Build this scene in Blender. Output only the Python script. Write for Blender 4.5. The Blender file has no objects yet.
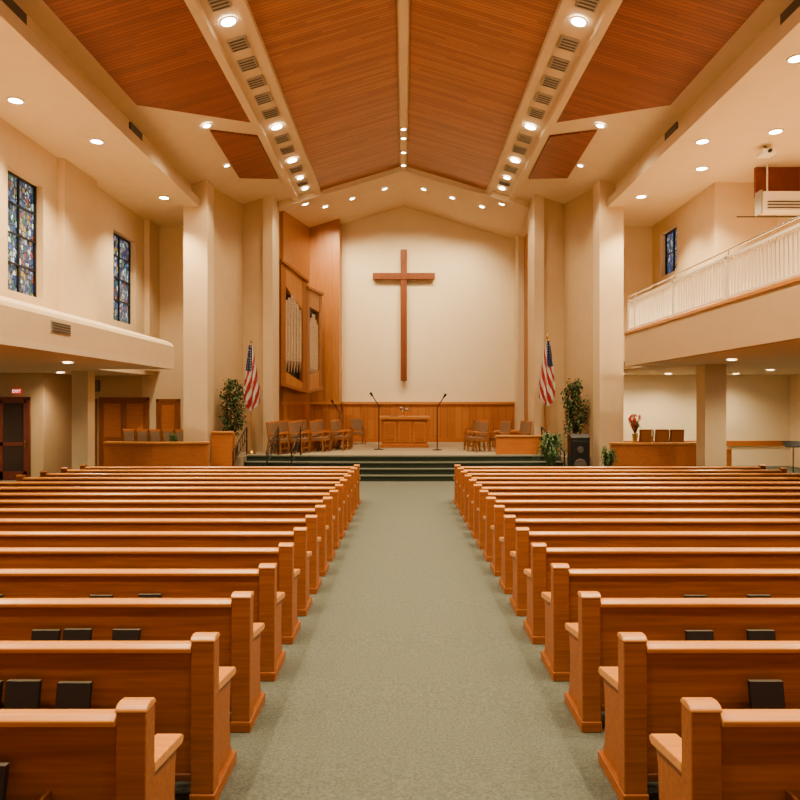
import bpy, bmesh, math, random
from mathutils import Vector, Matrix, Euler
random.seed(7)
C=bpy.context.scene.collection
# ------------------------------------------------------------------ materials
def newmat(name):
    m=bpy.data.materials.new(name); m.use_nodes=True
    nt=m.node_tree; b=nt.nodes['Principled BSDF']
    return m,nt,b
def plain(name,col,rough=.5,metal=0,noise=0.0,nscale=8,emit=0,coat=0,bump=0):
    m,nt,b=newmat(name)
    b.inputs['Base Color'].default_value=(*col,1)
    b.inputs['Roughness'].default_value=rough
    b.inputs['Metallic'].default_value=metal
    if coat: b.inputs['Coat Weight'].default_value=coat
    if emit:
        b.inputs['Emission Color'].default_value=(*col,1)
        b.inputs['Emission Strength'].default_value=emit
    if noise or bump:
        tc=nt.nodes.new('ShaderNodeTexCoord'); n=nt.nodes.new('ShaderNodeTexNoise')
        n.inputs['Scale'].default_value=nscale; n.inputs['Detail'].default_value=5
        nt.links.new(tc.outputs['Object'],n.inputs['Vector'])
        if noise:
            r=nt.nodes.new('ShaderNodeValToRGB')
            r.color_ramp.elements[0].position=.3; r.color_ramp.elements[1].position=.7
            r.color_ramp.elements[0].color=(*[c*(1-noise) for c in col],1)
            r.color_ramp.elements[1].color=(*[min(1,c*(1+noise)) for c in col],1)
            nt.links.new(n.outputs['Fac'],r.inputs['Fac']); nt.links.new(r.outputs['Color'],b.inputs['Base Color'])
        if bump:
            bp=nt.nodes.new('ShaderNodeBump'); bp.inputs['Strength'].default_value=bump; bp.inputs['Distance'].default_value=.01
            nt.links.new(n.outputs['Fac'],bp.inputs['Height']); nt.links.new(bp.outputs['Normal'],b.inputs['Normal'])
    return m
def wood(name,c1,c2,scale=(1.0,22,22),rough=.48,coat=.04,spec=.35):
    m,nt,b=newmat(name)
    tc=nt.nodes.new('ShaderNodeTexCoord'); mp=nt.nodes.new('ShaderNodeMapping'); mp.inputs['Scale'].default_value=scale
    n=nt.nodes.new('ShaderNodeTexNoise'); n.inputs['Scale'].default_value=1.6; n.inputs['Detail'].default_value=9; n.inputs['Distortion'].default_value=.4
    r=nt.nodes.new('ShaderNodeValToRGB'); r.color_ramp.elements[0].position=.28; r.color_ramp.elements[1].position=.72
    r.color_ramp.elements[0].color=(*c1,1); r.color_ramp.elements[1].color=(*c2,1)
    nt.links.new(tc.outputs['Object'],mp.inputs['Vector']); nt.links.new(mp.outputs['Vector'],n.inputs['Vector'])
    nt.links.new(n.outputs['Fac'],r.inputs['Fac']); nt.links.new(r.outputs['Color'],b.inputs['Base Color'])
    b.inputs['Roughness'].default_value=rough; b.inputs['Coat Weight'].default_value=coat; b.inputs['Coat Roughness'].default_value=.25
    b.inputs['Specular IOR Level'].default_value=spec
    return m
def planks(name,c1,c2,axis='Y',w=.085,rough=.5,line=.35):
    m,nt,b=newmat(name); N=nt.nodes.new; L=nt.links.new
    tc=N('ShaderNodeTexCoord'); sp=N('ShaderNodeSeparateXYZ'); L(tc.outputs['Object'],sp.inputs[0])
    dv=N('ShaderNodeMath'); dv.operation='DIVIDE'; dv.inputs[1].default_value=w; L(sp.outputs[axis],dv.inputs[0])
    fl=N('ShaderNodeMath'); fl.operation='FLOOR'; L(dv.outputs[0],fl.inputs[0])
    fr=N('ShaderNodeMath'); fr.operation='FRACT'; L(dv.outputs[0],fr.inputs[0])
    oth='X' if axis=='Y' else 'Z'
    o1=N('ShaderNodeMath'); o1.operation='MULTIPLY'; o1.inputs[1].default_value=.37; L(fl.outputs[0],o1.inputs[0])
    o2=N('ShaderNodeMath'); o2.operation='MULTIPLY_ADD'; o2.inputs[1].default_value=.55; L(sp.outputs[oth],o2.inputs[0]); L(o1.outputs[0],o2.inputs[2])
    o3=N('ShaderNodeMath'); o3.operation='FLOOR'; L(o2.outputs[0],o3.inputs[0])
    cb=N('ShaderNodeCombineXYZ'); L(fl.outputs[0],cb.inputs[0]); L(o3.outputs[0],cb.inputs[1])
    wn=N('ShaderNodeTexWhiteNoise'); L(cb.outputs[0],wn.inputs['Vector'])
    r=N('ShaderNodeValToRGB'); r.color_ramp.elements[0].color=(*c1,1); r.color_ramp.elements[1].color=(*c2,1)
    L(wn.outputs['Value'],r.inputs['Fac'])
    gt=N('ShaderNodeMath'); gt.operation='LESS_THAN'; gt.inputs[1].default_value=.14; L(fr.outputs[0],gt.inputs[0])
    mx=N('ShaderNodeMix'); mx.data_type='RGBA'; mx.blend_type='MULTIPLY'; 
    L(gt.outputs[0],mx.inputs['Factor']); L(r.outputs['Color'],mx.inputs['A']); mx.inputs['B'].default_value=(line,line,line,1)
    L(mx.outputs['Result'],b.inputs['Base Color']); b.inputs['Roughness'].default_value=rough
    return m
M={}
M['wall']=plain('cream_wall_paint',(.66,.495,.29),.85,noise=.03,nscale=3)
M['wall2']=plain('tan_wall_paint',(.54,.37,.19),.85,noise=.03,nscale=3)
M['ceil']=plain('cream_ceiling_paint',(.68,.53,.335),.85,noise=.03,nscale=3)
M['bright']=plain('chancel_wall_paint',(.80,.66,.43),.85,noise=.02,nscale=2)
M['carpet']=plain('green_grey_carpet',(.078,.086,.068),.95,noise=.34,nscale=60,bump=.6)
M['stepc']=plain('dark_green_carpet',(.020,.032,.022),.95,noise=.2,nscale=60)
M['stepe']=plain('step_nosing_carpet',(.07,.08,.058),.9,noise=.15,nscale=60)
M['pew']=wood('pew_wood',(.19,.048,.0035),(.32,.092,.0078))
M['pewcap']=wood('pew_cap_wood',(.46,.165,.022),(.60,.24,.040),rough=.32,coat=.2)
M['pewd']=wood('pew_dark_wood',(.09,.024,.004),(.14,.04,.008))  # darker wood for book racks, bottom rails, seat supports and desk kickboards
M['panelw']=planks('wainscot_wood',(.38,.115,.012),(.47,.155,.019),'X',.30,.4,.75)
M['organw']=wood('organ_oak',(.36,.13,.020),(.47,.19,.036),(16,16,.8),.4)
M['organf']=wood('organ_case_oak',(.22,.065,.009),(.31,.10,.016),(16,16,.8),.4)
M['desk']=wood('desk_wood',(.35,.095,.010),(.47,.145,.017))
M['deskcap']=wood('desk_cap_wood',(.46,.17,.027),(.57,.23,.04),rough=.3)
M['chairw']=wood('chair_wood',(.24,.080,.016),(.33,.12,.026))
M['crossw']=wood('cross_wood',(.13,.032,.005),(.19,.050,.009),(8,8,1))
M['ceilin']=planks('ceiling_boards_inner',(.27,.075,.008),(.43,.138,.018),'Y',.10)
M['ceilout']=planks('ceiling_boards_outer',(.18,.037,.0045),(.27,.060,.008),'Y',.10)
M['door']=wood('door_wood',(.20,.055,.010),(.28,.085,.016),(16,16,1))
M['black']=plain('black_metal',(.012,.012,.012),.4,.3)
M['book']=plain('black_book_cover',(.006,.006,.007),.5)
M['pageedge']=plain('book_page_edges',(.10,.085,.06),.8)
M['page']=plain('paper_pages',(.75,.70,.6),.8)
M['brass']=plain('brass',(.7,.45,.15),.25,1)
M['steel']=plain('organ_pipe_tin',(.62,.56,.50),.25,1)
M['grey']=plain('vent_grey',(.34,.30,.25),.6)
M['dgrey']=plain('dark_grille',(.07,.055,.045),.6)
M['white']=plain('white_painted_rail',(.85,.79,.66),.5)
M['lamp']=plain('lamp_glow',(1,.88,.68),.5,emit=60)
M['lamps']=plain('small_lamp_glow',(1,.86,.62),.5,emit=45)
M['seat']=plain('tan_upholstery',(.20,.11,.055),.9,noise=.15,nscale=40)
M['gseat']=plain('beige_upholstery',(.30,.19,.11),.9,noise=.15,nscale=40)
M['leaf']=plain('leaf_green',(.022,.055,.010),.6,noise=.5,nscale=9)
M['leaf2']=plain('leaf_light_green',(.05,.11,.020),.6,noise=.4,nscale=9)
M['bark']=plain('bark',(.12,.07,.04),.9,noise=.3)
M['pot']=plain('dark_pot',(.05,.04,.035),.5)
M['tpot']=plain('terracotta_pot',(.35,.12,.05),.7)
M['red']=plain('flag_red',(.38,.008,.014),.8)
M['fwhite']=plain('flag_white',(.68,.65,.60),.8)
M['redf']=plain('flower_red',(.5,.03,.02),.6)
M['redp']=plain('dark_red_board',(.17,.025,.01),.6,noise=.1)
M['exit']=plain('exit_red',(.8,.02,.015),.5,emit=.7)
M['exitl']=plain('exit_letters',(1,.85,.8),.5,emit=1.5)
M['glass']=plain('dark_glass',(.03,.02,.018),.08,coat=.5)
M['reddoor']=wood('dark_red_door_frame',(.10,.02,.012),(.15,.035,.02),(10,10,1))
M['stagefl']=plain('stage_carpet',(.29,.22,.135),.9,noise=.1,nscale=40)
m,nt,b=newmat('flag_blue_canton'); tc=nt.nodes.new('ShaderNodeTexCoord'); v=nt.nodes.new('ShaderNodeTexVoronoi'); v.inputs['Scale'].default_value=12; v.inputs['Randomness'].default_value=.2
lt=nt.nodes.new('ShaderNodeMath'); lt.operation='LESS_THAN'; lt.inputs[1].default_value=.25
mx=nt.nodes.new('ShaderNodeMix'); mx.data_type='RGBA'; mx.inputs['A'].default_value=(.01,.02,.10,1); mx.inputs['B'].default_value=(.75,.75,.75,1)
nt.links.new(tc.outputs['Object'],v.inputs['Vector']); nt.links.new(v.outputs['Distance'],lt.inputs[0]); nt.links.new(lt.outputs[0],mx.inputs['Factor']); nt.links.new(mx.outputs['Result'],b.inputs['Base Color'])
M['blue']=m
def stained():
    m,nt,b=newmat('stained_glass'); N=nt.nodes.new; L=nt.links.new
    tc=N('ShaderNodeTexCoord'); mp=N('ShaderNodeMapping'); mp.inputs['Scale'].default_value=(1,1.2,.7); L(tc.outputs['Object'],mp.inputs[0])
    v=N('ShaderNodeTexVoronoi'); v.inputs['Scale'].default_value=11; L(mp.outputs[0],v.inputs['Vector'])
    e=N('ShaderNodeTexVoronoi'); e.feature='DISTANCE_TO_EDGE'; e.inputs['Scale'].default_value=11; L(mp.outputs[0],e.inputs['Vector'])
    sp=N('ShaderNodeSeparateColor'); L(v.outputs['Color'],sp.inputs[0])
    r=N('ShaderNodeValToRGB'); r.color_ramp.interpolation='CONSTANT'
    cols=[(0,(.02,.05,.18)),(.14,(.07,.16,.36)),(.28,(.32,.46,.58)),(.40,(.02,.05,.18)),(.54,(.14,.18,.18)),(.66,(.03,.07,.09)),(.76,(.26,.20,.06)),(.82,(.18,.04,.03)),(.87,(.42,.54,.62)),(.95,(.03,.11,.07))]
    cr=r.color_ramp
    cr.elements[0].position=0; cr.elements[0].color=(*cols[0][1],1); cr.elements[1].position=cols[1][0]; cr.elements[1].color=(*cols[1][1],1)
    for p,c in cols[2:]:
        el=cr.elements.new(p); el.color=(*c,1)
    L(sp.outputs[0],r.inputs['Fac'])
    g=N('ShaderNodeMath'); g.operation='GREATER_THAN'; g.inputs[1].default_value=.08; L(e.outputs['Distance'],g.inputs[0])
    mx=N('ShaderNodeMix'); mx.data_type='RGBA'; mx.inputs['A'].default_value=(.003,.003,.003,1); L(g.outputs[0],mx.inputs['Factor']); L(r.outputs['Color'],mx.inputs['B'])
    L(mx.outputs['Result'],b.inputs['Base Color']); L(mx.outputs['Result'],b.inputs['Emission Color']); b.inputs['Emission Strength'].default_value=1.1
    b.inputs['Roughness'].default_value=.3
    return m
M['stain']=stained()
# ------------------------------------------------------------------ mesh builder
class MB:
    def __init__(s): s.v=[];s.f=[];s.m=[];s.mats=[];s.sm=[]
    def mi(s,k):
        if k not in s.mats: s.mats.append(k)
        return s.mats.index(k)
    def add(s,vs,fs,k,smooth=False):
        o=len(s.v); s.v+= [tuple(p) for p in vs]
        i=s.mi(k)
        for f in fs: s.f.append([o+a for a in f]); s.m.append(i); s.sm.append(smooth)
    def box(s,x0,x1,y0,y1,z0,z1,k):
        if x0>x1:x0,x1=x1,x0
        vs=[(x0,y0,z0),(x1,y0,z0),(x1,y1,z0),(x0,y1,z0),(x0,y0,z1),(x1,y0,z1),(x1,y1,z1),(x0,y1,z1)]
        s.add(vs,[(0,3,2,1),(4,5,6,7),(0,1,5,4),(1,2,6,5),(2,3,7,6),(3,0,4,7)],k)
    def prism(s,poly,z0,z1,k,ztop=None):
        n=len(poly); zf0=z0 if callable(z0) else (lambda x,y:z0); zf1=z1 if callable(z1) else (lambda x,y:z1)
        vs=[(x,y,zf0(x,y)) for x,y in poly]+[(x,y,zf1(x,y)) for x,y in poly]
        s.add(vs,[tuple(range(n))[::-1],tuple(range(n,2*n))]+[(i,(i+1)%n,n+(i+1)%n,n+i) for i in range(n)],k)
    def exY(s,poly,y0,y1,k):
        n=len(poly); vs=[(x,y0,z) for x,z in poly]+[(x,y1,z) for x,z in poly]
        s.add(vs,[tuple(range(n)),tuple(range(n,2*n))[::-1]]+[(i,n+i,n+(i+1)%n,(i+1)%n) for i in range(n)],k)
    def exX(s,poly,x0,x1,k):
        n=len(poly); vs=[(x0,y,z) for y,z in poly]+[(x1,y,z) for y,z in poly]
        s.add(vs,[tuple(range(n)),tuple(range(n,2*n))[::-1]]+[(i,n+i,n+(i+1)%n,(i+1)%n) for i in range(n)],k)
    def cyl(s,p0,p1,r0,r1,k,n=10,caps=True):
        p0=Vector(p0);p1=Vector(p1); d=(p1-p0).normalized()
        a=d.orthogonal().normalized(); b=d.cross(a)
        vs=[]
        for p,r in((p0,r0),(p1,r1)):
            for i in range(n):
                t=2*math.pi*i/n; vs.append(p+a*math.cos(t)*r+b*math.sin(t)*r)
        s.add(vs,[(i,(i+1)%n,n+(i+1)%n,n+i) for i in range(n)],k,True)
        if caps: s.add(vs,[tuple(range(n))[::-1],tuple(range(n,2*n))],k)
    def tube(s,pts,r,k,n=8):
        for a,b in zip(pts,pts[1:]): s.cyl(a,b,r,r,k,n)
    def lathe(s,c,prof,k,n=20,caps=True):
        vs=[];m=len(prof)
        for r,z in prof:
            for i in range(n):
                t=2*math.pi*i/n; vs.append((c[0]+r*math.cos(t),c[1]+r*math.sin(t),c[2]+z))
        fs=[(j*n+i,j*n+(i+1)%n,(j+1)*n+(i+1)%n,(j+1)*n+i) for j in range(m-1) for i in range(n)]
        s.add(vs,fs,k,True)
        if caps: s.add(vs,[tuple(range(n))[::-1],tuple(range((m-1)*n,m*n))],k)
    def mesh(s,name):
        me=bpy.data.meshes.new(name); me.from_pydata(s.v,[],s.f)
        for k in s.mats: me.materials.append(M[k])
        for p,i,sm in zip(me.polygons,s.m,s.sm): p.material_index=i; p.use_smooth=sm
        bm=bmesh.new(); bm.from_mesh(me); bmesh.ops.recalc_face_normals(bm,faces=bm.faces) ; bm.to_mesh(me); bm.free()
        me.update(); return me
    def obj(s,name,loc=(0,0,0),rot=(0,0,0),bevel=0,parent=None,me=None):
        me=me or s.mesh(name); o=bpy.data.objects.new(name,me); C.objects.link(o)
        o.location=loc; o.rotation_euler=rot
        if bevel:
            md=o.modifiers.new('bevel','BEVEL'); md.width=bevel; md.segments=2; md.limit_method='ANGLE'
        if parent: o.parent=parent
        return o
def inst(name,me,loc,rot=(0,0,0),bevel=0):
    o=bpy.data.objects.new(name,me); C.objects.link(o); o.location=loc; o.rotation_euler=rot
    if bevel:
        md=o.modifiers.new('bevel','BEVEL'); md.width=bevel; md.segments=2; md.limit_method='ANGLE'
    return o
# ------------------------------------------------------------------ room constants
RZ=10.4; SL=.30
roof=lambda x,y=0: RZ-SL*abs(x)
SOF=7.92; LOW=3.25; YB=29.0; SLP=.0135
floorz=lambda y: SLP*(15.5-y) if y<15.5 else 0.0
YN=-3.0
b=MB()
x0,x1=-14,14
vs=[(x0,YN,floorz(YN)),(x1,YN,floorz(YN)),(x1,15.5,0),(x0,15.5,0),(x1,29.3,0),(x0,29.3,0)]
b.add(vs+[(x,y,z-.25) for x,y,z in vs],[(0,1,2,3),(3,2,4,5),(9,8,7,6),(11,10,8,9),(0,6,7,1),(5,4,10,11),(0,3,9,6),(3,5,11,9),(1,7,8,2),(2,8,10,4)],'carpet')
b.obj('floor')
b=MB()
for s in(-1,1):
    b.exY([(0,RZ),(s*6.6,roof(6.6)),(s*6.6,roof(6.6)+.2),(0,RZ+.2)],YN,29.3,'ceil')
b.obj('ceiling')
def roofslab(b,poly,k,t=.05,e=0):
    b.prism(poly,lambda x,y:roof(x)-t-e,lambda x,y:roof(x)-e+.005,k)
b=MB()
for s in(-1,1):
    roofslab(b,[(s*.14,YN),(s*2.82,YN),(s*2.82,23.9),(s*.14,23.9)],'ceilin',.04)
b.obj('ceiling_boards_nave')
b=MB()
for s in(-1,1):
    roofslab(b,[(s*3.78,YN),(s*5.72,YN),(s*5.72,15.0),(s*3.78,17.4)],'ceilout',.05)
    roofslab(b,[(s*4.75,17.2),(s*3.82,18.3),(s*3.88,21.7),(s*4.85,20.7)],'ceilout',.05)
b.obj('ceiling_boards_side')
b=MB()
b.exY([(-.14,RZ-.03),(-.09,RZ-.16),(.09,RZ-.16),(.14,RZ-.03),(0,RZ+.02)],YN,24.0,'ceil')
b.obj('trim_ridge_beam')
b=MB()
for s in(-1,1):
    for xa,xb,t in((2.82,2.98,.16),(3.60,3.76,.12)):
        b.prism([(s*xa,YN),(s*xb,YN),(s*xb,24.0),(s*xa,24.0)],lambda x,y:roof(x)-t,lambda x,y:roof(x)+.01,'ceil')
b.obj('trim_light_trough')
b=MB()
for s in(-1,1):
    b.prism([(0,23.9),(s*4.28,23.9),(s*4.28,24.3),(0,24.3)],lambda x,y:roof(x)-.22,lambda x,y:roof(x)+.01,'ceil')
b.obj('trim_chancel_arch')
STY=[1.5,3.4,5.3,7.3,9.2,11.2,13.1,18.1,20.6,22.2,23.3]
b=MB()
for ya,yb_ in zip(STY,STY[1:]):
    n=1 if yb_-ya<1.8 else (2 if yb_-ya<3 else 5)
    for q in range(n):
        yc=ya+(yb_-ya)*(q+1)/(n+1); h=.22 if yb_-ya>1.2 else .15
        for s in(-1,1):
            b.prism([(s*3.10,yc-h),(s*3.46,yc-h),(s*3.46,yc+h),(s*3.10,yc+h)],lambda x,y:roof(x)-.04,lambda x,y:roof(x)+.004,'grey')
            for j in range(4):
                yy=yc-h+.04+j*h*.48
                b.prism([(s*3.13,yy),(s*3.43,yy),(s*3.43,yy+.04),(s*3.13,yy+.04)],lambda x,y:roof(x)-.05,lambda x,y:roof(x)-.03,'dgrey')
b.obj('ceiling_vent_grilles')
for s,nm,xo in((-1,'left',8.3),(1,'right',9.8)):
    b=MB()
    b.box(s*6.1,s*xo,YN,22.6,SOF,SOF+.15,'ceil')
    b.obj('ceiling_soffit_'+nm)
    b=MB()
    b.box(s*6.12,s*6.25,YN,20.9,SOF+.15,roof(6.12)+.1,'wall')
    for yv in(8.2,10.6,15.6): b.box(s*6.08,s*6.12,yv,yv+.7,SOF+.28,SOF+.6,'dgrey')
    b.obj('wall_clerestory_'+nm)
    b=MB()
    b.box(s*5.88,s*6.1,YN,20.19,SOF-.02,SOF+.22,'ceil')
    b.obj('trim_fascia_'+nm)
b=MB()
wins=[(14.15,15.55),(19.3,20.9)]
zb,zt=4.55,7.05
segs=[];prev=YN
for a,c in wins: segs.append((prev,a)); prev=c
segs.append((prev,22.5))
for a,c in segs: b.box(-8.4,-8.0,a,c,LOW,SOF,'wall')
for a,c in wins:
    b.box(-8.4,-8.0,a,c,LOW,zb,'wall'); b.box(-8.4,-8.0,a,c,zt,SOF,'wall')
b.box(-8.0,-7.84,16.2,17.9,LOW+1,SOF,'wall')
b.box(-8.0,-7.84,21.6,22.49,LOW+.01,SOF,'wall')
b.obj('wall_left')
def window(name,s,x,y0,y1,z0,z1,nv=1,nh=3):
    b=MB(); t=.05
    b.box(x-s*.0,x+s*.05,y0,y1,z0,z1,'stain')
    xa=x-s*.05
    for (a,c,d,e) in((y0,y0+t,z0,z1),(y1-t,y1,z0,z1),(y0,y1,z0,z0+t),(y0,y1,z1-t,z1)): b.box(xa,x+s*.02,a,c,d,e,'black')
    for i in range(nv):
        yy=y0+(y1-y0)*(i+1)/(nv+1); b.box(xa,x,yy-.02,yy+.02,z0,z1,'black')
    for i in range(nh):
        zz=z0+(z1-z0)*(i+1)/(nh+1); b.box(xa,x,y0,y1,zz-.015,zz+.015,'black')
    b.obj(name)
for i,(a,c) in enumerate(wins): window('window_%d'%(i+1),-1,-8.2,a,c,zb,zt)
b=MB()
b.exY([(-6.0,LOW),(-6.0,3.72),(-6.05,3.80),(-6.18,3.86),(-8.0,4.38),(-8.0,LOW)],YN,18.3,'wall')
b.obj('trim_bulkhead_left')
b=MB(); b.box(-6.03,-5.985,11.9,12.6,3.46,3.66,'grey')
for j in range(4): b.box(-5.988,-5.975,11.93,12.57,3.48+j*.045,3.50+j*.045,'dgrey')
b.obj('wall_vent')
b=MB(); b.box(-13.8,-6.0,YN,18.3,LOW-.12,LOW-.001,'ceil'); b.box(-13.8,-8.0,18.3,22.49,LOW-.12,LOW-.001,'ceil'); b.obj('ceiling_low_left')
b=MB(); b.box(6.21,13.8,YN,18.74,LOW-.0,LOW+.25,'ceil'); b.box(6.61,13.8,18.96,24.99,LOW,LOW+.25,'ceil'); b.box(8.21,13.8,18.7,19.0,LOW,LOW+.25,'ceil'); b.obj('ceiling_low_right')
b=MB()
b.box(8.0,8.4,19.0,20.5,LOW+.25,SOF,'wall'); b.box(8.0,8.4,18.0,19.0,4.12,SOF,'wall'); b.box(8.0,8.4,21.8,22.5,LOW+.25,SOF,'wall')
b.box(8.0,8.4,20.5,21.8,LOW+.25,6.15,'wall'); b.box(8.0,8.4,20.5,21.8,7.5,SOF,'wall')
b.box(8.4,9.9,18.0,18.3,LOW+.25,SOF,'wall')
b.box(9.6,9.9,YN,18.0,LOW+.25,SOF,'wall')
b.obj('wall_right')
window('window_3',1,8.2,20.5,21.8,6.15,7.5,1,1)
b=MB()
b.box(-8.4,-6.3,22.5,22.8,0,SOF+.6,'wall')
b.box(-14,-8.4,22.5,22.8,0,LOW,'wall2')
b.prism([(-13.8,20.5),(-10.55,20.5),(-10.55,22.5),(-10.7,22.5),(-10.7,20.7),(-13.8,20.7)],0,LOW-.12,'wall2')
b.obj('wall_front_left')
b=MB()
b.box(6.3,8.4,22.51,22.8,LOW+.25,SOF+.6,'wall')
b.box(6.3,6.6,22.7,25,0,LOW+.25,'wall')
b.box(6.3,14,25.0,25.3,0,LOW+.25,'bright')
b.obj('wall_front_right')
b=MB(); b.box(6.6,13.79,24.94,25.0,.72,.90,'desk'); b.obj('trim_chair_rail')
b=MB(); b.box(13.8,14,YN,25.3,-.3,LOW+.25,'wall'); b.obj('wall_right_lower')
b=MB(); b.box(-14,-13.8,YN,22.5,-.3,LOW,'wall2'); b.obj('wall_left_lower')
for s,nm in((-1,'left'),(1,'right')):
    b=MB()
    b.box(s*5.66,s*6.35,20.2,20.9,0,roof(5.66)+.02,'wall')
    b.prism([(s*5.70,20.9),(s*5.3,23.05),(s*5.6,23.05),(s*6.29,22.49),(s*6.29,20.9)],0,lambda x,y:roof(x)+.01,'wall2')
    b.obj('wall_proscenium_'+nm)
    b=MB()
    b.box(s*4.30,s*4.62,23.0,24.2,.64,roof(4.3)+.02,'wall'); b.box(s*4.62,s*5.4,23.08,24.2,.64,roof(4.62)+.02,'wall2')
    b.obj('wall_pilaster_'+nm)
    b=MB(); b.box(s*5.0,s*5.3,24.2,29.0,0,roof(5.0)+.02,'bright'); b.obj('wall_chancel_'+nm)
b=MB()
b.exY([(-5.3,0),(5.3,0),(5.3,roof(5.3)+.1),(0,RZ+.1),(-5.3,roof(5.3)+.1)],YB,YB+.3,'bright')
b.obj('wall_back')
b=MB(); b.box(4.6,4.99,28.2,28.99,.64,roof(4.6)+.02,'bright'); b.box(4.86,4.99,24.3,28.2,.64,8.9,'organw'); b.obj('trim_chancel_return')
# stage & steps
b=MB()
for k in range(4):
    d=.36*k; z1=.16*(k+1)
    xs=[-4.8+.8*i for i in range(13)]
    yf=lambda x:20.1+d+.012*x*x
    ye=21.7
    poly=[(x,yf(x)) for x in xs]+[(4.8,ye),(-4.8,ye)]
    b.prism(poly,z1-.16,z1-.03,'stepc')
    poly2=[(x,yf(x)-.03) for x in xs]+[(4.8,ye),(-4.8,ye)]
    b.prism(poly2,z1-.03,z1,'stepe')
b.obj('chancel_steps')
b=MB()
b.prism([(-5.6,20.91),(-4.81,20.91),(-4.81,21.71),(4.81,21.71),(4.81,20.91),(5.6,20.91),(5.25,22.9),(4.98,22.9),(4.98,28.98),(-4.98,28.98),(-4.98,22.9),(-5.25,22.9)],0,.638,'stagefl')
b.obj('stage_platform')
b=MB()
b.box(-2.53,4.59,28.92,28.99,.64,2.2,'panelw'); b.box(-2.53,4.59,28.86,28.99,2.2,2.3,'deskcap'); b.box(-2.53,4.59,28.86,28.99,.64,.8,'desk')
x=-2.5
while x<4.5: b.box(x,x+.05,28.88,28.93,.8,2.2,'desk'); x+=.88
b.obj('wainscot_panelling')
b=MB()
fp=[(-2.56,28.98),(-2.56,28.0),(-3.76,28.0),(-4.28,24.9),(-4.98,24.9),(-4.98,28.98)]
b.prism(fp,2.3,lambda x,y:roof(x)-.002,'organw')
b.prism([(-2.58,28.98),(-2.58,28.04),(-3.74,28.04),(-4.26,24.94),(-4.98,24.94),(-4.98,28.98)],.64,2.2,'panelw')
b.prism([(-2.54,28.98),(-2.54,27.96),(-3.78,27.96),(-4.30,24.86),(-4.98,24.86),(-4.98,28.98)],2.2,2.3,'deskcap')
for i in range(1,4):
    xx=-3.76+.3*i; b.box(xx-.01,xx+.01,27.98,28.01,2.3,9.2,'desk')
b.obj('organ_chamber')
def organcase(b,P,Q,z0,z1,dep,slope,bs):
    P=Vector((P[0],P[1],0));Q=Vector((Q[0],Q[1],0)); u=(Q-P); L=u.length; u.normalize(); n=Vector((u.y,-u.x,0))
    if n.x<0: n=-n
    def bx(a,c,d0,d1,za,zb_,k,sl=0,sb=0):
        pts=[]
        for zz in(0,1):
            for (ss,dd) in((a,d0),(c,d0),(c,d1),(a,d1)):
                z=(za+sb*ss if zz==0 else zb_+sl*ss)
                p=P+u*ss+n*dd; pts.append((p.x,p.y,z))
        b.add(pts,[(0,3,2,1),(4,5,6,7),(0,1,5,4),(1,2,6,5),(2,3,7,6),(3,0,4,7)],k)
    bx(0,L,-dep,-.10,z0,z1,'organf',slope,bs)
    w=.17*L
    bx(0,w,-.10,.06,z0,z1,'organf',slope,bs); bx(L-w,L,-.10,.06,z0,z1,'organf',slope,bs)
    bx(w,L-w,-.10,.05,z1-.60,z1,'organw',slope,slope*2.4); bx(w,L-w,-.10,.05,z0,z0+.50,'organw',bs*2.2,bs)
    bx(w,L-w,-.102,-.09,z0+.3,z1-.5,'black',slope,bs)
    bx(-.03,L+.03,-dep,.12,z1-.0,z1+.10,'organf',slope,slope); bx(-.03,L+.03,-dep,.12,z0-.10,z0,'organf',bs,bs)
    m=6
    for i in range(m):
        s=w+(L-2*w)*(i+.5)/m; p=P+u*s-n*.02; r=(L-2*w)/m*.42
        h=z1+slope*s-.75-.5*abs(i-2.5)/3
        b.cyl((p.x,p.y,z0+.8),(p.x,p.y,h),r,r,'steel',10)
        b.cyl((p.x,p.y,z0+.4),(p.x,p.y,z0+.8),r*.3,r,'steel',10)
b=MB()
organcase(b,(-4.30,24.35),(-3.60,25.75),2.95,7.15,.5,-.30,-.16)
organcase(b,(-3.60,25.8),(-3.20,26.95),2.72,6.45,.7,-.05,.12)
b.obj('pipe_organ')
b=MB()
b.box(-.12,.14,28.75,28.9,3.16,8.57,'crossw'); b.box(-1.27,1.29,28.72,28.92,7.32,7.6,'crossw')
b.box(-.05,.07,28.9,28.99,4.5,4.7,'black'); b.box(-.05,.07,28.9,28.99,7.9,8.1,'black')
b.obj('wall_cross',bevel=.03)
b=MB()
b.box(-.80,.86,25.3,25.95,.70,1.66,'desk'); b.box(-.88,.94,25.2,26.05,1.66,1.77,'deskcap'); b.box(-.85,.91,25.24,26.0,.64,.76,'desk')
for xx in(-.72,-.18,.36): b.box(xx,xx+.44,25.27,25.31,.84,1.58,'deskcap'); 
for xx in(-.68,-.14,.40): b.box(xx,xx+.36,25.255,25.28,.90,1.52,'desk')
b.obj('communion_table',bevel=.012)
b=MB(); b.lathe((.03,25.5,1.77),[(.10,0),(.10,.02),(.03,.04),(.03,.08),(.09,.14),(.11,.16)],'brass')
for i in range(40):
    a=random.random()*6.28; r=random.random()*.15; z=1.94+random.random()*.14
    b.cyl((.03+r*math.cos(a),25.5+r*math.sin(a),z),(.03+r*1.15*math.cos(a),25.5+r*1.15*math.sin(a),z+.04),.025,.012,random.choice(['redf','leaf','leaf2','fwhite']),6)
b.obj('altar_flower_bowl')
b=MB(); 
for s in(-1,1): b.add([(-.35,25.4,1.785),(-.35+s*.14,25.4,1.81),(-.35+s*.14,25.6,1.81),(-.35,25.6,1.785)],[(0,1,2,3)],'page')
b.box(-.5,-.2,25.39,25.61,1.77,1.785,'book'); b.obj('open_bible')
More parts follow.
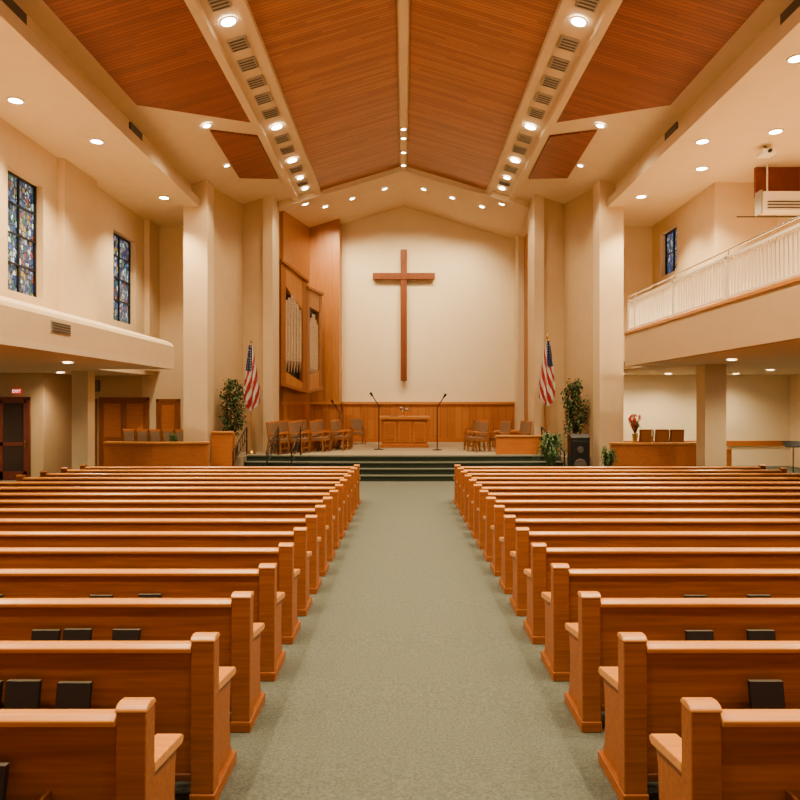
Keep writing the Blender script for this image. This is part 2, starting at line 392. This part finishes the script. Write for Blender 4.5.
# ------------------------------------------------------------------ pews
RACKS=[.38+1.08*i for i in range(6)]
def pew(L,s):
    b=MB()
    X=lambda v:s*v
    def bx(xa,xb,*r): b.box(X(xa),X(xb),*r)
    for e in(0,L-.12):
        b.exX([(0,0),(.105,0),(.105,.85),(0,.85)],X(e),X(e+.12),'pew')
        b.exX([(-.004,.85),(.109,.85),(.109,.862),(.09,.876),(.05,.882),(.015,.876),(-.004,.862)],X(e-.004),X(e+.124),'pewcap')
        b.exX([(.105,0),(.46,0),(.46,.10),(.435,.13),(.42,.28),(.43,.44),(.46,.515),(.105,.56)],X(e+.02),X(e+.10),'pew')
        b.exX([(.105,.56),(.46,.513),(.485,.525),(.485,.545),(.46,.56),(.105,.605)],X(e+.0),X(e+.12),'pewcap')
        b.exX([(-.006,0),(.48,0),(.48,.07),(-.006,.07)],X(e-.006),X(e+.126),'pew')
    bx(.12,L-.12,.02,.055,.16,.80,'pew')
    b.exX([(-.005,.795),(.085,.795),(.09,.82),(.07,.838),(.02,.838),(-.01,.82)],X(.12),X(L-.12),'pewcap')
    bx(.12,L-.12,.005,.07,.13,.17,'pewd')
    b.exX([(.055,.36),(.44,.385),(.46,.40),(.45,.43),(.055,.40)],X(.12),X(L-.12),'pew')
    n=max(2,int(L/1.7))
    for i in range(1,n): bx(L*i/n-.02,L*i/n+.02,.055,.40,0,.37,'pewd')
    for r in RACKS:
        if r+.95<L:
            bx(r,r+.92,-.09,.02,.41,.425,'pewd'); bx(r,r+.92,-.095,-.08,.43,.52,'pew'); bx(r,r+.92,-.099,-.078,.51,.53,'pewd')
            bx(r,r+.015,-.09,.02,.41,.54,'pewd'); bx(r+.905,r+.92,-.09,.02,.41,.54,'pewd')
    return b.mesh('church_pew_mesh')
AC=.08; AH=1.06
Ll,Lr=6.2,6.9
pl=pew(Ll,-1); pr=pew(Lr,1)
tilt=-math.atan(SLP)
rows=[2.76+.85*i for i in range(-1,16)]
hb=MB()
fixed={(1,-1):[1.55,2.1],(1,1):[2.0],(2,-1):[1.60,1.86,2.06],(2,1):[1.77,2.2],(3,-1):[1.67,1.98,2.18],(3,1):[1.79,2.18],(4,-1):[1.83,2.20],(4,1):[2.12,2.60],(5,-1):[2.3,2.6],(5,1):[2.5]}
for i,y in enumerate(rows):
    z=floorz(y)
    inst('church_pew',pl,(AC-AH-(.04 if i==1 else 0),y,z),(tilt,0,0),.006)
    inst('church_pew',pr,(AC+AH,y,z),(tilt,0,0),.006)
    for s,L in((-1,Ll),(1,Lr)):
        xsb=list(fixed.get((i,s),[]))
        lim=max(xsb)+.5 if xsb else 0
        for r in RACKS:
            if r+.95>L: continue
            for off in (.08,.32,.60):
                xx=AH+AC*s+r+off+random.uniform(-.02,.02)
                if random.random()<.4 or xx<lim: continue
                xsb.append(xx)
        for xx in xsb:
            xx,x2=s*xx,s*(xx+.17)
            if xx>x2: xx,x2=x2,xx
            k=random.uniform(-.006,.006)
            yb=y-.078; zb0=z+.428
            vs=[(xx,yb,zb0),(x2,yb,zb0),(x2,yb+.028,zb0),(xx,yb+.028,zb0)]
            vt=[(p[0],p[1]+.045,zb0+.235+k) for p in vs]
            hb.add(vs+vt,[(0,3,2,1),(0,1,5,4),(1,2,6,5),(2,3,7,6),(3,0,4,7)],'book')
            hb.add(vt,[(0,1,2,3)],'pageedge')
hb.obj('hymnal_books')
# ------------------------------------------------------------------ choir desks
def desk(name,x0,x1,y,z,s):
    b=MB(); n=12; pts=[]
    for i in range(n+1):
        t=i/n; x=x0+(x1-x0)*t; pts.append((x,y-.3*math.sin(math.pi*t)))
    b.prism(pts+[(x,yy+.1) for x,yy in reversed(pts)],0,z-.06,'desk')
    b.prism([(x,yy-.04) for x,yy in pts]+[(x,yy+.24) for x,yy in reversed(pts)],z-.06,z,'deskcap')
    b.prism([(x,yy-.025) for x,yy in pts]+[(x,yy+.0) for x,yy in reversed(pts)],0,.12,'pewd')
    b.obj(name,bevel=.01)
desk('choir_desk',-8.45,-5.5,19.75,1.16,-1)
desk('choir_desk',5.85,8.35,19.75,1.14,1)
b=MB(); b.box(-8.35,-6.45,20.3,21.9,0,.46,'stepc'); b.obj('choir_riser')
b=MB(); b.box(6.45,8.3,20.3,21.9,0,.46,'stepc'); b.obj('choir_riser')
b=MB(); b.box(-5.62,-5.0,20.45,20.55,0,1.36,'desk'); b.box(-5.62,-4.98,20.42,20.58,1.36,1.42,'deskcap'); b.box(-5.04,-4.98,20.55,20.72,0,1.36,'desk'); b.obj('stage_screen',bevel=.01)
b=MB(); b.box(3.2,4.25,24.2,24.3,.64,1.25,'desk'); b.box(3.15,4.28,24.15,24.35,1.25,1.31,'deskcap'); b.box(3.2,3.3,24.3,25.0,.64,1.25,'desk'); b.obj('choir_rail',bevel=.01)
b=MB(); b.box(4.8,4.88,22.0,22.8,.64,1.25,'desk');b.box(2.9,4.88,21.95,22.03,.64,1.18,'desk'); b.box(2.88,4.9,21.92,22.06,1.18,1.24,'deskcap'); b.obj('choir_rail',bevel=.01)
def chairmesh(fab,W=.25):
    b=MB()
    for x in(-W,W):
        b.exX([(-.24,0),(-.19,0),(-.17,.62),(-.22,.62)],x-.02,x+.02,'chairw')
        b.exX([(.26,0),(.31,0),(.22,.45),(.30,1.0),(.26,1.0),(.17,.45)],x-.02,x+.02,'chairw')
        b.box(x-.03,x+.03,-.25,.25,.62,.65,'desk')
    w=W-.02
    b.box(-w,w,-.22,.22,.36,.41,'chairw'); b.box(-w+.01,w-.01,-.22,.2,.41,.47,fab)
    b.exX([(.19,.52),(.25,.52),(.31,.95),(.26,.97)],-w,w,fab)
    b.box(-W,W,.265,.31,.95,1.01,'desk')
    b.box(-w,w,-.21,-.19,.15,.18,'chairw')
    return b.mesh('choir_chair_mesh')
ch=chairmesh('seat'); ch2=chairmesh('gseat',.16); ch3=chairmesh('deskcap',.19)
def chair(x,y,z,a,me=ch): inst('choir_chair',me,(x,y,z),(0,0,math.radians(a)),.006)
for (xx,ya,nn) in ((-2.15,24.0,3),(-2.75,23.2,4),(-3.35,22.5,5),(-3.95,22.1,5)):
    for j in range(nn):
        chair(xx+(.0 if xx>-3.9 else .02*j),ya+j*.62 ,.64,70)
for p in((-1.8,27.6,.64,15),(2.45,23.2,.64,-60),(2.4,23.9,.64,-60),(2.75,25.6,.64,-50),(2.7,26.6,.64,-40),(3.7,26.3,.64,-50),(3.2,23.3,.64,-60),(3.85,23.2,.64,-60)): chair(*p)
for i in range(5): chair(-8.12+.385*i,21.0,.46,180,ch2)
for x in(7.2,7.66,8.1): chair(x,21.0,.46,180,ch3)
def rail(x,x2=None):
    b=MB(); x2=x if x2 is None else x2
    pts=[(x,20.0,0),(x,20.0,.85),(x2,21.75,1.5),(x2,21.75,.64)]
    b.tube(pts,.022,'black'); b.tube([(x,20.0,.5),(x2,21.75,1.15)],.015,'black')
    for k in range(1,6):
        t=k/6; b.tube([(x+(x2-x)*t,20+1.75*t,.5+.65*t),(x+(x2-x)*t,20+1.75*t,.85+.65*t)],.01,'black',6)
    b.obj('handrail')
rail(-4.87,-4.87); rail(-3.9); rail(-3.2) ; rail(4.6,4.3)
def mic(x,y,top,d):
    b=MB(); b.lathe((x,y,.64),[(.17,0),(.17,.02),(.03,.04)],'black'); b.tube([(x,y,.66),(x,y,top-.2)],.02,'black'); b.tube([(x,y,top-.2),(x+d*.22,y,top+.14)],.018,'black')
    b.cyl((x+d*.22,y,top+.14),(x+d*.3,y,top+.26),.03,.05,'black'); b.obj('microphone_stand')
mic(-.85,24.2,2.35,-1); mic(1.15,23.9,2.3,1); mic(-2.5,27.2,2.1,-1)
def flag(x,y,z0,h,s):
    root=MB()
    root.lathe((x,y,z0),[(.16,0),(.16,.03),(.06,.08),(.04,.14)],'brass'); root.cyl((x,y,z0+.1),(x,y,z0+h),.018,.018,'deskcap',8)
    root.lathe((x,y,z0+h),[(.01,0),(.05,.04),(.05,.08),(.012,.2)],'brass',10)
    nt_,ns=40,30; T=2.1; vs=[]
    for i in range(nt_+1):
        t=i/nt_; w=.10+.44*min(1,t*1.35)**.8
        for j in range(ns+1):
            u=j/ns; xx=(u-.42)*w*s
            yy=.06*(.35+t)*math.sin(u*math.pi*5+t*1.2)
            zz=-T*t*(1-.25*abs(u-.45)*t)
            vs.append((x+xx,y+yy-.12,z0+h-.06+zz))
    for i in range(nt_):
        for j in range(ns):
            t=(i+.5)/nt_; u=(j+.5)/ns
            f=(i*(ns+1)+j,i*(ns+1)+j+1,(i+1)*(ns+1)+j+1,(i+1)*(ns+1)+j)
            st=int((u*.9+t*1.1)*6.5)
            k='blue' if (t<.40 and u<.85-.4*(t/.4)) else ('red' if st%2==0 else 'fwhite')
            root.add([vs[q] for q in f],[(0,1,2,3)],k,True)
    root.obj('american_flag')
flag(-4.83,22.2,.64,3.5,1); flag(4.62,22.45,.64,3.65,-1)
def tree(name,x,y,z,h):
    b=MB(); b.lathe((x,y,z),[(.15,0),(.2,.3),(.21,.32),(.17,.32)],'pot')
    for k in range(3):
        a=k*2.1; pts=[(x+.03*math.cos(a),y+.03*math.sin(a),z+.3)]
        for q in range(1,5): pts.append((x+.04*q*math.cos(a)+random.uniform(-.02,.02),y+.04*q*math.sin(a),z+.3+(h-.45)*q/4))
        b.tube(pts,.014,'bark',6)
    cl=[]
    for i in range(40):
        t=i/40; zz=z+.75+(h-.85)*t; R=(.10+.24*math.sin(math.pi*min(1,t*.75+.15)))*random.uniform(.4,1)
        a=i*2.4+random.random(); cl.append(Vector((x+R*math.cos(a),y+R*math.sin(a),zz)))
        b.tube([(x,y,zz-.15),tuple(cl[-1])],.006,'bark',5)
    for i in range(1700):
        k=random.choice(cl); c=k+Vector((random.gauss(0,.06),random.gauss(0,.06),random.gauss(0,.09)))
        a=random.random()*6.283
        d=Vector((math.cos(a),math.sin(a),random.uniform(-1.2,.4))).normalized(); s=d.cross(Vector((0,0,1))).normalized()
        l=random.uniform(.07,.13); w=l*.3
        b.add([c,c+d*l*.5+s*w,c+d*l-Vector((0,0,.02)),c+d*l*.5-s*w],[(0,1,2,3)],random.choice(['leaf','leaf','leaf2']))
    b.obj(name)
tree('potted_fig_tree',-5.2,21.2,.64,2.4); tree('potted_fig_tree',5.2,21.3,.64,2.35)
def fern(name,x,y,z,R,H,pk='pot',extra=None,n=34,pr=1):
    b=MB(); b.lathe((x,y,z),[(.12*pr,0),(.17*pr,.24),(.18*pr,.26),(.15*pr,.26)],pk)
    for i in range(n):
        a=random.random()*6.283; l=R*random.uniform(.6,1); hh=H*random.uniform(.5,1)
        prev=Vector((x,y,z+.25)); side=Vector((-math.sin(a),math.cos(a),0))
        for q in range(1,9):
            t=q/8; p=Vector((x+l*t*math.cos(a),y+l*t*math.sin(a),z+.25+hh*math.sin(t*2.3)*(1-.15*t)))
            w=.07*math.sin(math.pi*min(1,t*.85+.12))
            for sd in(-1,1):
                b.add([prev,p,p+side*sd*w+Vector((0,0,-.02))],[(0,1,2)],random.choice(['leaf','leaf2']))
            prev=p
    if extra:
        for i in range(44):
            a=random.random()*6.283;r=random.random()*R*.9
            c=Vector((x+r*math.cos(a),y+r*math.sin(a),z+.3+H*random.uniform(.2,1.1)))
            for q in range(5):
                aa=q*1.257; b.add([c,c+Vector((.05*math.cos(aa),.02,.05*math.sin(aa))),c+Vector((.05*math.cos(aa+.8),.02,.05*math.sin(aa+.8)))],[(0,1,2)],extra)
    b.obj(name)
fern('potted_fern',4.1,19.5,0,.5,1.35,n=95)
fern('potted_fern',5.55,19.0,0,.35,.95,n=44)
fern('potted_plant',-6.6,20.08,.0,.2,1.3,n=38)
fern('flower_arrangement',6.5,19.66,1.142,.18,.42,'brass','redf',n=20,pr=.5)
b=MB(); b.lathe((6.95,19.56,1.142),[(.05,0),(.05,.01),(.012,.03),(.012,.16),(.03,.18)],'brass',12); b.cyl((6.95,19.56,1.32),(6.95,19.56,1.52),.018,.018,'page',10); b.obj('candlestick')
b=MB(); b.exX([(20.3,0),(20.72,0),(20.72,1.3),(20.4,1.35),(20.28,1.25)],4.85,5.4,'black')
b.box(4.89,5.36,20.27,20.31,.15,1.15,'black'); b.cyl((5.12,20.28,.45),(5.12,20.24,.45),.19,.17,'dgrey',20); b.cyl((5.12,20.28,.9),(5.12,20.25,.9),.1,.09,'dgrey',16)
b.obj('loudspeaker',bevel=.01)
b=MB(); b.lathe((10.3,18.5,0),[(.2,0),(.03,.04)],'black'); b.cyl((10.3,18.5,.02),(10.3,18.5,1.1),.015,.015,'black'); b.exX([(18.4,1.1),(18.42,1.08),(18.6,1.22),(18.58,1.24)],10.05,10.55,'black'); b.obj('music_stand')
# ------------------------------------------------------------------ balcony right
b=MB()
b.prism([(6.0,YN),(6.2,YN),(6.2,18.75),(7.99,18.75),(7.99,18.95),(6.0,18.95)],LOW-.01,4.1,'wall2')
b.prism([(5.97,YN),(6.24,YN),(6.24,18.72),(7.99,18.72),(7.99,18.98),(5.97,18.98)],4.1,4.16,'deskcap')
b.obj('balcony_parapet')
b=MB()
b.box(6.05,6.15,YN,18.9,4.95,5.0,'white'); b.box(6.07,6.13,YN,18.9,4.22,4.26,'white')
y=YN+.1; 
while y<18.8: b.box(6.085,6.115,y,y+.035,4.24,4.96,'white'); y+=.13
y=YN+.5
while y<19: b.box(6.05,6.15,y,y+.09,4.16,5.02,'white'); y+=2.6
b.box(6.05,6.15,18.8,18.9,4.16,5.02,'white'); b.box(6.1,7.98,18.82,18.88,4.95,5.0,'white'); b.box(6.1,7.98,18.83,18.87,4.22,4.26,'white')
x=6.25
while x<7.95: b.box(x,x+.035,18.83,18.865,4.24,4.96,'white'); x+=.13
b.tube([(6.1,YN,5.12),(6.1,18.85,5.12)],.02,'steel'); 
y=YN+.5
while y<19: b.tube([(6.1,y+.04,5.0),(6.1,y+.04,5.12)],.012,'steel'); y+=2.6
b.obj('balcony_railing')
b=MB(); b.box(8.45,9.59,16.8,16.88,7.2,7.91,'redp'); b.obj('hanging_board')
b=MB(); b.box(8.42,9.55,16.35,16.75,6.75,7.2,'white')
for j in range(3): b.box(8.5,9.48,16.33,16.36,6.80+j*.07,6.83+j*.07,'dgrey')
b.box(8.38,8.42,16.4,16.7,6.7,7.25,'grey'); b.cyl((8.6,16.55,7.2),(8.6,16.55,7.91),.02,.02,'white'); b.cyl((9.4,16.55,7.2),(9.4,16.55,7.91),.02,.02,'white')
b.obj('air_conditioning_unit',bevel=.015)
b=MB(); b.box(7.85,8.15,15.3,15.6,7.70,7.82,'white'); b.cyl((8.0,15.5,7.82),(8.0,15.5,7.915),.04,.04,'grey'); b.cyl((8.0,15.31,7.76),(8.0,15.25,7.76),.04,.04,'black',16); b.obj('ceiling_projector',bevel=.01)
b=MB(); b.tube([(8.0,16.8,6.72),(9.5,16.8,6.72)],.015,'black'); b.tube([(9.5,16.8,6.72),(9.6,16.8,6.72)],.03,'black'); b.obj('microphone_boom')
b=MB(); b.box(-9.1,-8.66,19.2,19.64,0,LOW-.125,'wall'); b.box(-9.13,-8.63,19.17,19.67,0,.15,'wall2'); b.obj('column')
b=MB(); b.box(7.8,8.35,18.1,18.65,0,LOW-.005,'wall'); b.box(7.77,8.38,18.07,18.68,0,.15,'wall2'); b.obj('column')
b=MB(); b.box(8.45,9.05,19.3,19.4,0,.95,'desk'); b.box(8.45,9.05,19.27,19.43,.95,1.0,'deskcap'); b.obj('wood_half_wall')
def door(name,x0,x1,y,z1,double=True,glass=False,fr='door'):
    b=MB(); yy=y-.06; y=y-.002
    b.box(x0-.08,x0,yy,y,0,z1+.08,fr); b.box(x1,x1+.08,yy,y,0,z1+.08,fr); b.box(x0-.08,x1+.08,yy,y,z1,z1+.08,fr)
    xs=[x0,(x0+x1)/2,x1] if double else [x0,x1]
    for a,c in zip(xs,xs[1:]):
        if glass:
            b.box(a+.1,c-.1,y-.03,y-.01,.25,z1-.1,'glass')
            b.box(a,a+.1,y-.05,y,0,z1,fr); b.box(c-.1,c,y-.05,y,0,z1,fr); b.box(a,c,y-.05,y,0,.25,fr); b.box(a,c,y-.05,y,z1-.1,z1,fr); b.box(a,c,y-.05,y,1.0,1.1,fr)
        else:
            b.box(a+.005,c-.005,y-.04,y,0,z1,fr)
            b.box(a+.1,c-.1,y-.05,y-.04,.25,1.0,'desk'); b.box(a+.1,c-.1,y-.05,y-.04,1.15,z1-.12,'desk')
        b.cyl((c-.06,y-.05,.95),(c-.06,y-.05,1.15),.015,.015,'brass')
    b.obj(name)
door('door_1',-12.6,-11.0,20.5,2.35,True,True,'reddoor')
door('door_2',-10.45,-9.92,22.5,2.3,False) 
door('door_3',-9.70,-8.25,22.5,2.35,True)
door('door_4',-7.85,-7.25,22.5,2.3,False)
b=MB(); b.box(-10.4,-9.75,22.44,22.499,2.62,2.98,'dgrey'); 
for j in range(5): b.box(-10.37,-9.78,22.43,22.45,2.65+j*.065,2.68+j*.065,'grey')
b.obj('wall_vent')
b=MB(); b.box(-11.40,-11.16,20.40,20.44,2.52,2.66,'exit'); b.box(-11.32,-11.24,20.44,20.499,2.56,2.62,'white'); ex=b.obj('exit_sign')
cu=bpy.data.curves.new('exit_letters','FONT'); cu.body='EXIT'; cu.size=.12; cu.align_x='CENTER'; cu.align_y='CENTER'; cu.extrude=.003; cu.materials.append(M['exitl'])
to=bpy.data.objects.new('letters',cu); C.objects.link(to); to.location=(-11.28,20.395,2.59); to.rotation_euler=(math.pi/2,0,0); to.parent=ex
# ------------------------------------------------------------------ lights
def lamp(loc,power,target=None,r=.12,ang=120,blend=.8,col=(1,.75,.43),slope=0,k='lamp',name='recessed_downlight',soft=.12):
    b=MB()
    b.cyl((0,0,-.012),(0,0,0),r,r,k,20); b.lathe((0,0,-.02),[(r,0),(r+.035,0),(r+.035,.02),(r,.02)],'white',20,caps=False)
    o=b.obj(name,loc,(0,slope,0))
    if power:
        ld=bpy.data.lights.new('lamp_light','SPOT'); ld.energy=power; ld.spot_size=math.radians(ang); ld.spot_blend=blend; ld.color=col; ld.shadow_soft_size=soft
        lo=bpy.data.objects.new('lamp_light',ld); C.objects.link(lo); lo.parent=o; lo.location=(0,0,-.06)
        if target:
            d=Vector(target)-Vector(loc); q=d.to_track_quat('-Z','Y'); lo.rotation_euler=(Euler((0,slope,0)).to_quaternion().inverted()@q).to_euler()
        else: lo.rotation_euler=(0,-slope,0)
    return o
SOFP=1250; STP=1250
sl=math.atan(SL)
for (x,y) in((-7.26,13.1),(-6.64,15.15),(-6.6,19.3),(-7.2,9.5),(-6.7,6),(-7,2),(6.47,15.15),(7.76,14.6),(7.2,16.9),(6.52,19.2),(6.46,11.5),(7.2,8),(6.6,5),(7.0,1.5)):
    lamp((x,y,SOF-.002),SOFP,ang=115,blend=.6)
for s in(-1,1):
    for y in STY:
        x=s*3.28; lamp((x,y,roof(x)-.02),STP if y<20 else 320,slope=s*sl,r=.14 if y<21 else .10,ang=110,blend=.6)
    lamp((s*4.75,16.9,roof(4.75)-.02),700,slope=s*sl,r=.09)
    lamp((s*4.95,19.6,roof(4.95)-.01),500,target=(s*5.6,21.0,4.5),slope=s*sl,r=.07,ang=75,k='lamps')
for y in(20.4,21.1,22.3,23.5): lamp((0,y,RZ-.165),120,r=.07,k='lamps')
for x in(-2.9,-1.9,-.7,.75,1.8,2.9): lamp((x,25.9,roof(x)-.01),800,target=(x*.95,29,6.6),slope=math.copysign(sl,x),r=.09,ang=75,k='lamps')
for x in(-3.5,3.5): lamp((x,24.9,roof(x)-.01),450,target=(x*.5,29,5),slope=math.copysign(sl,x),r=.1,ang=80)
for x in(-2.2,0,2.2): lamp((x,24.6,roof(x)-(.03 if x==0 else .01)),300,target=(x,25.5,.6),slope=math.copysign(sl,x) if x else 0,r=.07,ang=110,k='lamps')
for (x,y) in((-9.8,20.0),(-7.2,15),(-9.9,16),(-11.8,18.5),(-8,10),(9,21),(11,21),(9,23.8),(11.3,23.8),(7.5,16),(9.8,17),(12.4,19),(8,11),(7.4,23.8)):
    lamp((x,y,(LOW-.125 if x<0 else LOW-.005)),330 if x>0 else 330,r=.1,ang=150,k='lamp')
w=bpy.data.worlds.new('warm_hall_ambient'); bpy.context.scene.world=w; w.use_nodes=True
w.node_tree.nodes['Background'].inputs[0].default_value=(1,.79,.52,1); w.node_tree.nodes['Background'].inputs[1].default_value=.5
# ------------------------------------------------------------------ camera
cd=bpy.data.cameras.new('camera'); co=bpy.data.objects.new('camera',cd); C.objects.link(co)
cd.sensor_width=36; cd.lens=36*700/800; cd.shift_x=-3.5/800; cd.shift_y=3/800
co.location=(0,0,2.25); co.rotation_euler=(math.pi/2,0,0); cd.clip_start=.05; cd.clip_end=200
bpy.context.scene.camera=co
